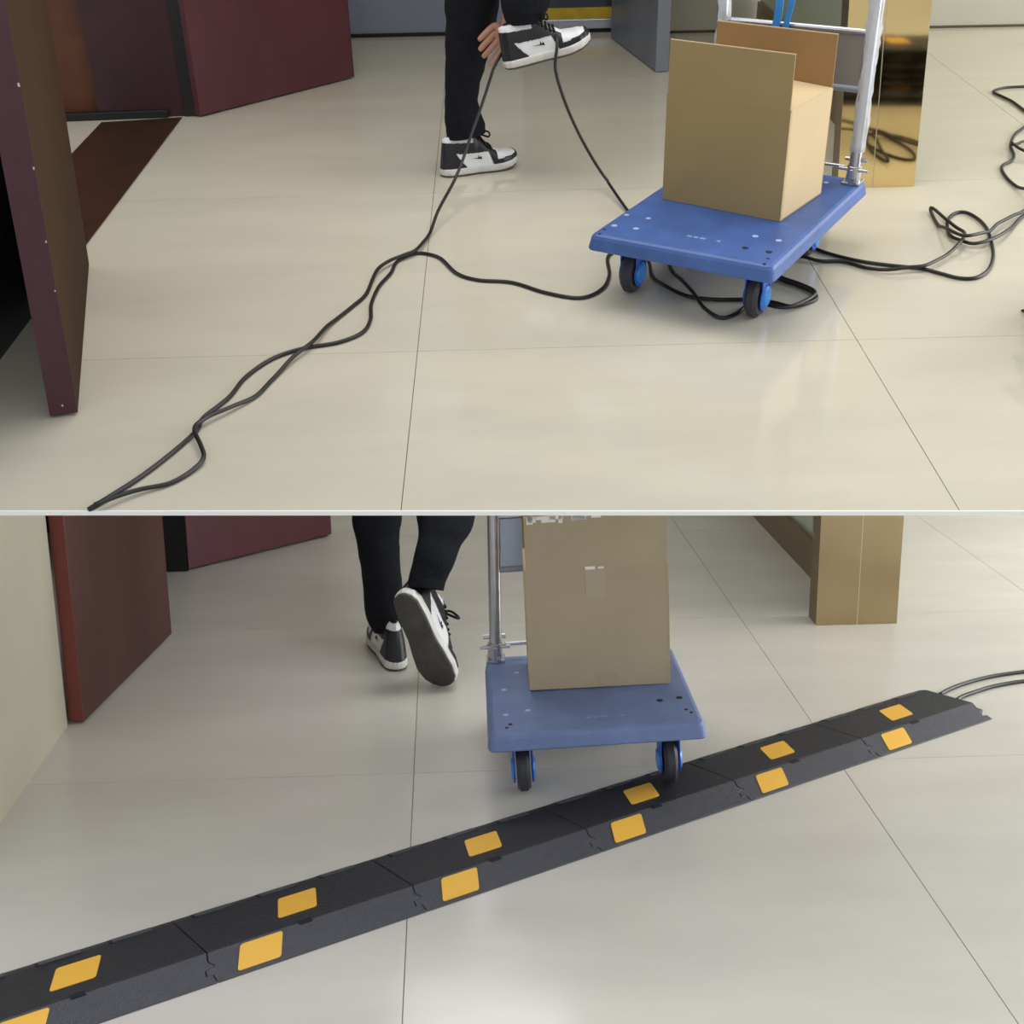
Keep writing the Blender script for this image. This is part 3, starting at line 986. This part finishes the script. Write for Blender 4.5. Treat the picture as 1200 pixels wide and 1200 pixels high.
# body: pelvis root, legs inside the trousers, bent torso, head, both arms, the reaching hand
hy_ = 1.455
F = lambda px, py, y=hy_: up(px, py, y=y) - R1
pts = [(L(0.08, 1.53, 0.95), 0.095), (L(0.20, 1.52, 1.06), 0.11), (L(0.32, 1.51, 1.15), 0.115), (L(0.40, 1.51, 1.20), 0.05), (L(0.45, 1.50, 1.235), 0.048),
       (L(0.51, 1.50, 1.27), 0.075), (L(0.57, 1.50, 1.25), 0.07), (L(0.62, 1.50, 1.20), 0.035)]
edges = [(0, 1), (1, 2), (2, 3), (3, 4), (4, 5), (5, 6), (6, 7)]


def chain(start, items):
    prev = start
    for c, r in items:
        pts.append((c, r))
        edges.append((prev, len(pts) - 1))
        prev = len(pts) - 1
    return prev


chain(0, [(L(0.14, 1.56, 0.80), 0.06), (L(0.145, 1.56, 0.50), 0.045), (L(0.115, 1.56, 0.16), 0.03)])
chain(0, [(L(0.20, 1.46, 0.95), 0.065), (L(0.35, 1.40, 0.93), 0.05), (L(0.345, 1.385, 0.70), 0.04), (F(607, 30, 1.375), 0.026)])
w_ = chain(2, [(L(0.34, 1.66, 1.12), 0.055), (L(0.30, 1.62, 0.90), 0.042), (L(0.29, 1.52, 0.72), 0.032), (F(597, 12, 1.47), 0.024)])
chain(2, [(L(0.34, 1.36, 1.12), 0.055), (L(0.50, 1.30, 0.98), 0.042), (L(0.47, 1.38, 0.85), 0.030), (L(0.44, 1.40, 0.80), 0.03)])
palm = chain(w_, [(F(596, 26), 0.028), (F(592, 38), 0.027)])
for kn, mid, tip, r in (((580, 29), (570, 38), (560, 48), 0.0122), ((581, 38), (571, 48), (561, 60), 0.0128), ((584, 47), (575, 57), (565, 68), 0.0124), ((589, 56), (582, 66), (573, 77), 0.0108)):
    chain(palm, [(F(*kn), r * 1.15), (F(*mid), r), (F(*tip), r * 0.8)])
chain(palm - 1, [(F(601, 44, 1.44), 0.012), (F(602, 56, 1.435), 0.010), (F(598, 66, 1.43), 0.008)])
skinned('body', pts, edges, skin_mat, p1)
jp = [(L(0.06, 1.53, 0.97), 0.125), (L(0.20, 1.52, 1.07), 0.15), (L(0.32, 1.51, 1.16), 0.15), (L(0.39, 1.51, 1.20), 0.075)]
je = [(0, 1), (1, 2), (2, 3)]
for sh in ([L(0.34, 1.66, 1.12), L(0.30, 1.62, 0.90), L(0.29, 1.53, 0.74)], [L(0.34, 1.36, 1.12), L(0.50, 1.30, 0.98), L(0.48, 1.37, 0.87)]):
    prev = 2
    for c, r in zip(sh, (0.08, 0.062, 0.05)):
        jp.append((c, r))
        je.append((prev, len(jp) - 1))
        prev = len(jp) - 1
skinned('jacket', jp, je, jacket_m, p1)
hb = MB()
hc = L(0.515, 1.50, 1.30)
hb.loft([[hc + Vector((0.085 * math.cos(a) * math.cos(e), 0.082 * math.sin(a) * math.cos(e), 0.075 * math.sin(e))) for a in [2 * math.pi * k / 20 for k in range(20)]] for e in [math.radians(d) for d in (-20, 0, 20, 40, 60, 80, 89)]])
hb.build('hair', hair_m, parent=p1, smooth=True)

# ---------------------------------------------------------------- person of the lower storey
R2 = Vector((0.0, 0.75, 0.0))
p2 = empty('person', M_LO @ Matrix.Translation(R2), 'person in black trousers walking away, one sole turned to the viewer', 'person')
hl = lo(466, 786, z=0)
ld = Vector((-0.24, 0.97, 0))
make_shoe(p2, frame(hl - ld * 0.01 - R2, ld), 'sneaker flat on the floor, heel to the viewer', 1.12)
ht, tt = lo(470, 697, y=0.52), lo(520, 810, y=0.59)
ax = (tt - ht)
make_shoe(p2, frame(ht - R2, ax, (0.30, 0.92, 0.37)), 'sneaker on its toe with grey outsole showing', 1.24)


def V(pxl, pxr, py, y, rf):
    a, b = lo(pxl, py, y=y), lo(pxr, py, y=y)
    return ((a + b) / 2 - R2, (b - a).length / 2, rf)


L2 = lambda *c: Vector(c) - R2
t = MB()
rg = [V(437, 474, 735, 0.86, 0.055), V(430, 474, 722, 0.86, 0.060), V(426, 472, 700, 0.86, 0.062), V(422, 469, 665, 0.86, 0.062), V(416, 468, 630, 0.86, 0.068), V(412, 471, 602, 0.86, 0.075)]
rg += [(L2(-0.12, 0.88, 0.66), 0.09, 0.09), (L2(-0.09, 0.88, 0.80), 0.10, 0.105), (L2(-0.06, 0.86, 0.92), 0.11, 0.11)]
t.loft(tube_leg(rg, seed=2.0))
t.build('trouser_leg', trouser, parent=p2, smooth=True)
t = MB()
rg = [V(478, 521, 690, 0.58, 0.055), V(480, 522, 678, 0.59, 0.055), V(485, 532, 655, 0.61, 0.06), V(489, 544, 630, 0.65, 0.068), V(487, 557, 604, 0.69, 0.08)]
rg += [(L2(0.10, 0.76, 0.66), 0.085, 0.09), (L2(0.08, 0.82, 0.80), 0.10, 0.105), (L2(0.05, 0.85, 0.92), 0.11, 0.11)]
t.loft(tube_leg(rg, seed=7.0))
t.build('trouser_leg', trouser, parent=p2, smooth=True)
t = MB()
t.loft(tube_leg([(L2(0.0, 0.86, 0.86), 0.16, 0.115), (L2(0.0, 0.86, 0.95), 0.165, 0.12), (L2(0.0, 0.86, 1.04), 0.155, 0.11)], seed=3))
t.build('jacket_hem', jacket_m, parent=p2, smooth=True)
skinned('body', [(L2(0, 0.86, 0.95), 0.1), (L2(-0.09, 0.87, 0.84), 0.07), (L2(-0.115, 0.87, 0.5), 0.045), (L2(-0.115, 0.86, 0.14), 0.03),
                 (L2(0.08, 0.82, 0.84), 0.07), (L2(0.095, 0.70, 0.55), 0.045), (lo(500, 688, y=0.575) - R2, 0.03), (L2(0, 0.86, 1.02), 0.09)],
        [(0, 1), (1, 2), (2, 3), (0, 4), (4, 5), (5, 6), (0, 7)], skin_mat, p2, sub=1)


# ---------------------------------------------------------------- cables
LAID = {}


def cable(M, pts, r, label, group, view, key):
    out = []
    for p in pts:
        if isinstance(p, Vector):
            out.append(p)
        else:
            out.append(view(p[0], p[1], z=r + 0.0005 + (p[2] if len(p) > 2 else 0.0)))
    path = smooth_path(out, 0.012)
    laid = LAID.setdefault(key, [])
    old = np.array(laid) if laid else np.zeros((0, 3))
    need, lifted = [], []
    for i, p in enumerate(path):
        z = max(p.z, r + 0.0005)
        prev = np.array([tuple(q) for q in path[:max(0, i - 14)]]).reshape(-1, 3)
        if len(prev):
            prev[:, 2] = need[:len(prev)]
        al = np.vstack([old, prev])
        if len(al) and z < 0.05:
            d = np.hypot(al[:, 0] - p.x, al[:, 1] - p.y)
            m = (d < 2.6 * r) & (al[:, 2] < 0.05)
            if m.any():
                z = max(z, float(al[m, 2].max()) + 2.15 * r)
        need.append(z)
        lifted.append(z > max(p.z, r + 0.0005) + 1e-6)
    zs = list(need)
    for i in range(len(zs)):
        for k in range(1, 13):
            w = 1 - (k / 13) ** 2
            for j in (i - k, i + k):
                if 0 <= j < len(zs):
                    zs[i] = max(zs[i], r + 0.0005 + (need[j] - r - 0.0005) * w if lifted[j] else zs[i])
    for _ in range(3):
        zs = [max(zs[i] if need[i] > r + 0.002 else r + 0.0005, (zs[max(0, i - 1)] + zs[i] + zs[min(len(zs) - 1, i + 1)]) / 3) for i in range(len(zs))]
    for p, z in zip(path, zs):
        p.z = z
    laid.extend([tuple(p) for p in path])
    return MB().tube(path, r, n=8).build('cable', cable_mat, M=M, smooth=True, label=label, category='cable', group=group)


c7 = lambda l: [(80 + u * 0.4, 270 + v * 0.4) for u, v in l]
c5 = lambda l: [(960 + u * 0.2833, v * 0.2833) for u, v in l]
GRP = 'loose black cables on the tiles'
CR = 0.0056
A = [(98, 606)] + c7([(130, 775), (215, 720), (300, 655), (375, 588), (395, 550), (470, 490), (520, 430), (600, 375), (690, 345), (790, 328), (860, 300), (885, 262), (888, 215), (910, 165), (945, 125), (960, 95), (990, 75), (1030, 66)])
A = [(x, y) for x, y in A if y < 597]
A = [(104, 597)] + A
C = [(515, 302), (535, 320), (560, 328), (600, 331), (640, 343), (680, 349), (705, 339), (714, 322), (713, 300), (735, 290), (758, 303), (764, 323), (778, 334), (806, 347), (841, 351), (873, 351), (905, 354), (925, 359), (940, 357), (956.5, 350), (952, 342), (933, 334), (912, 326), (895, 308), (905, 288), (925, 278), (945, 284)]
FF = c5([(0, 1035), (100, 1065), (200, 1085), (320, 1100), (420, 1110), (500, 1130), (580, 1150), (650, 1148), (700, 1115), (720, 1060), (712, 1000), (690, 940), (650, 900), (600, 877), (555, 885), (530, 920), (540, 970), (580, 1000), (640, 1020), (720, 1000), (780, 960), (847, 890)]) + [(1230, 236), (1290, 215)]
cable(M_UP, A + C + FF, CR, 'black cable snaking from lower left under the trolley to a loop at right', GRP, up, 'u')
B = [(112, 597)] + c7([(200, 770), (300, 740), (370, 700), (398, 672), (390, 640), (372, 595), (400, 565), (480, 525), (550, 485), (600, 435), (660, 380), (720, 335), (770, 275), (830, 225), (870, 190), (890, 150), (910, 120), (945, 98), (985, 82)])
B += [(489, 296)]
# lifts off the floor to the raised shoe, passes over it and drops again behind the trolley
rise = [up(503, 275, y=0.87), up(514, 246, y=1.0), up(536, 204, y=1.18), up(554, 153, y=1.28), up(567, 116, y=1.33), up(578, 82, y=1.36), up(586, 66, y=1.385), up(598, 52, y=1.445), up(620, 40, y=1.455), up(640, 31, y=1.42), up(650, 36, y=1.352), up(653, 51, y=1.305), up(651, 71, y=1.30), up(652, 88, y=1.30), up(663, 122, y=1.32), up(678, 156, y=1.33), up(695, 187, y=1.32), up(712, 213, y=1.285)]
E_ = [(742, 255), (762, 270), (780, 290), (785.6, 313.4), (797, 329), (812.5, 348), (825, 364), (844, 373), (862, 368), (875, 359), (893, 358), (908, 363), (925, 364), (945, 356), (955, 347), (939, 338), (914, 329), (890, 315), (905, 303), (934, 302)]
GG = c5([(0, 1080), (100, 1082), (200, 1110), (280, 1125), (370, 1120), (440, 1112)]) + [(x, y) for x, y in c5([(510, 1075), (570, 1035), (598, 990), (570, 960), (520, 920), (460, 867), (490, 930), (530, 985), (590, 1015), (650, 1005), (700, 975), (740, 935), (800, 905), (847, 885)])] + [(1230, 230), (1290, 208)]
cable(M_UP, B + rise + E_ + GG, CR, 'black cable hooked over the raised sneaker and running under the trolley', GRP, up, 'u')
H = c5([(900, 355), (847, 358), (770, 362), (720, 378), (760, 400), (800, 420), (847, 455), (900, 490)])
cable(M_UP, [(1260, 103)] + H + [(1240, 150), (1290, 165)], CR, 'short bent black cable at the upper right edge', GRP, up, 'u')
I_ = c5([(900, 505), (847, 530), (810, 555), (792, 600), (805, 640), (795, 665), (755, 690), (780, 740), (847, 795), (900, 840)])
cable(M_UP, [(1260, 135)] + I_ + [(1250, 255)], CR, 'zigzag black cable at the right edge beside the gold pillar', GRP, up, 'u')
cable(M_UP, [(1184.5, 170, 0.011), (1192, 169, 0.011), (1203, 168), (1230, 172), (1260, 185), (1240, 196), (1203, 183), (1192, 176, 0.011), (1184.5, 170.5, 0.012)], CR, 'small black cable loop crossing the zigzag cable', GRP, up, 'u')
# the two cables that come out of the ramp's right end
G2 = 'cables leaving the cable ramp'
cable(M_LO, [(1101, 814), (1112, 808), (1130, 801), (1160, 793), (1200, 787), (1260, 781), (1330, 776)], 0.0062, 'upper of two black cables leaving the ramp end', G2, lo, 'l')
cable(M_LO, [(1120, 821), (1128, 816), (1142, 811), (1165, 804), (1200, 798), (1260, 792), (1330, 788)], 0.0062, 'lower of two black cables leaving the ramp end', G2, lo, 'l')
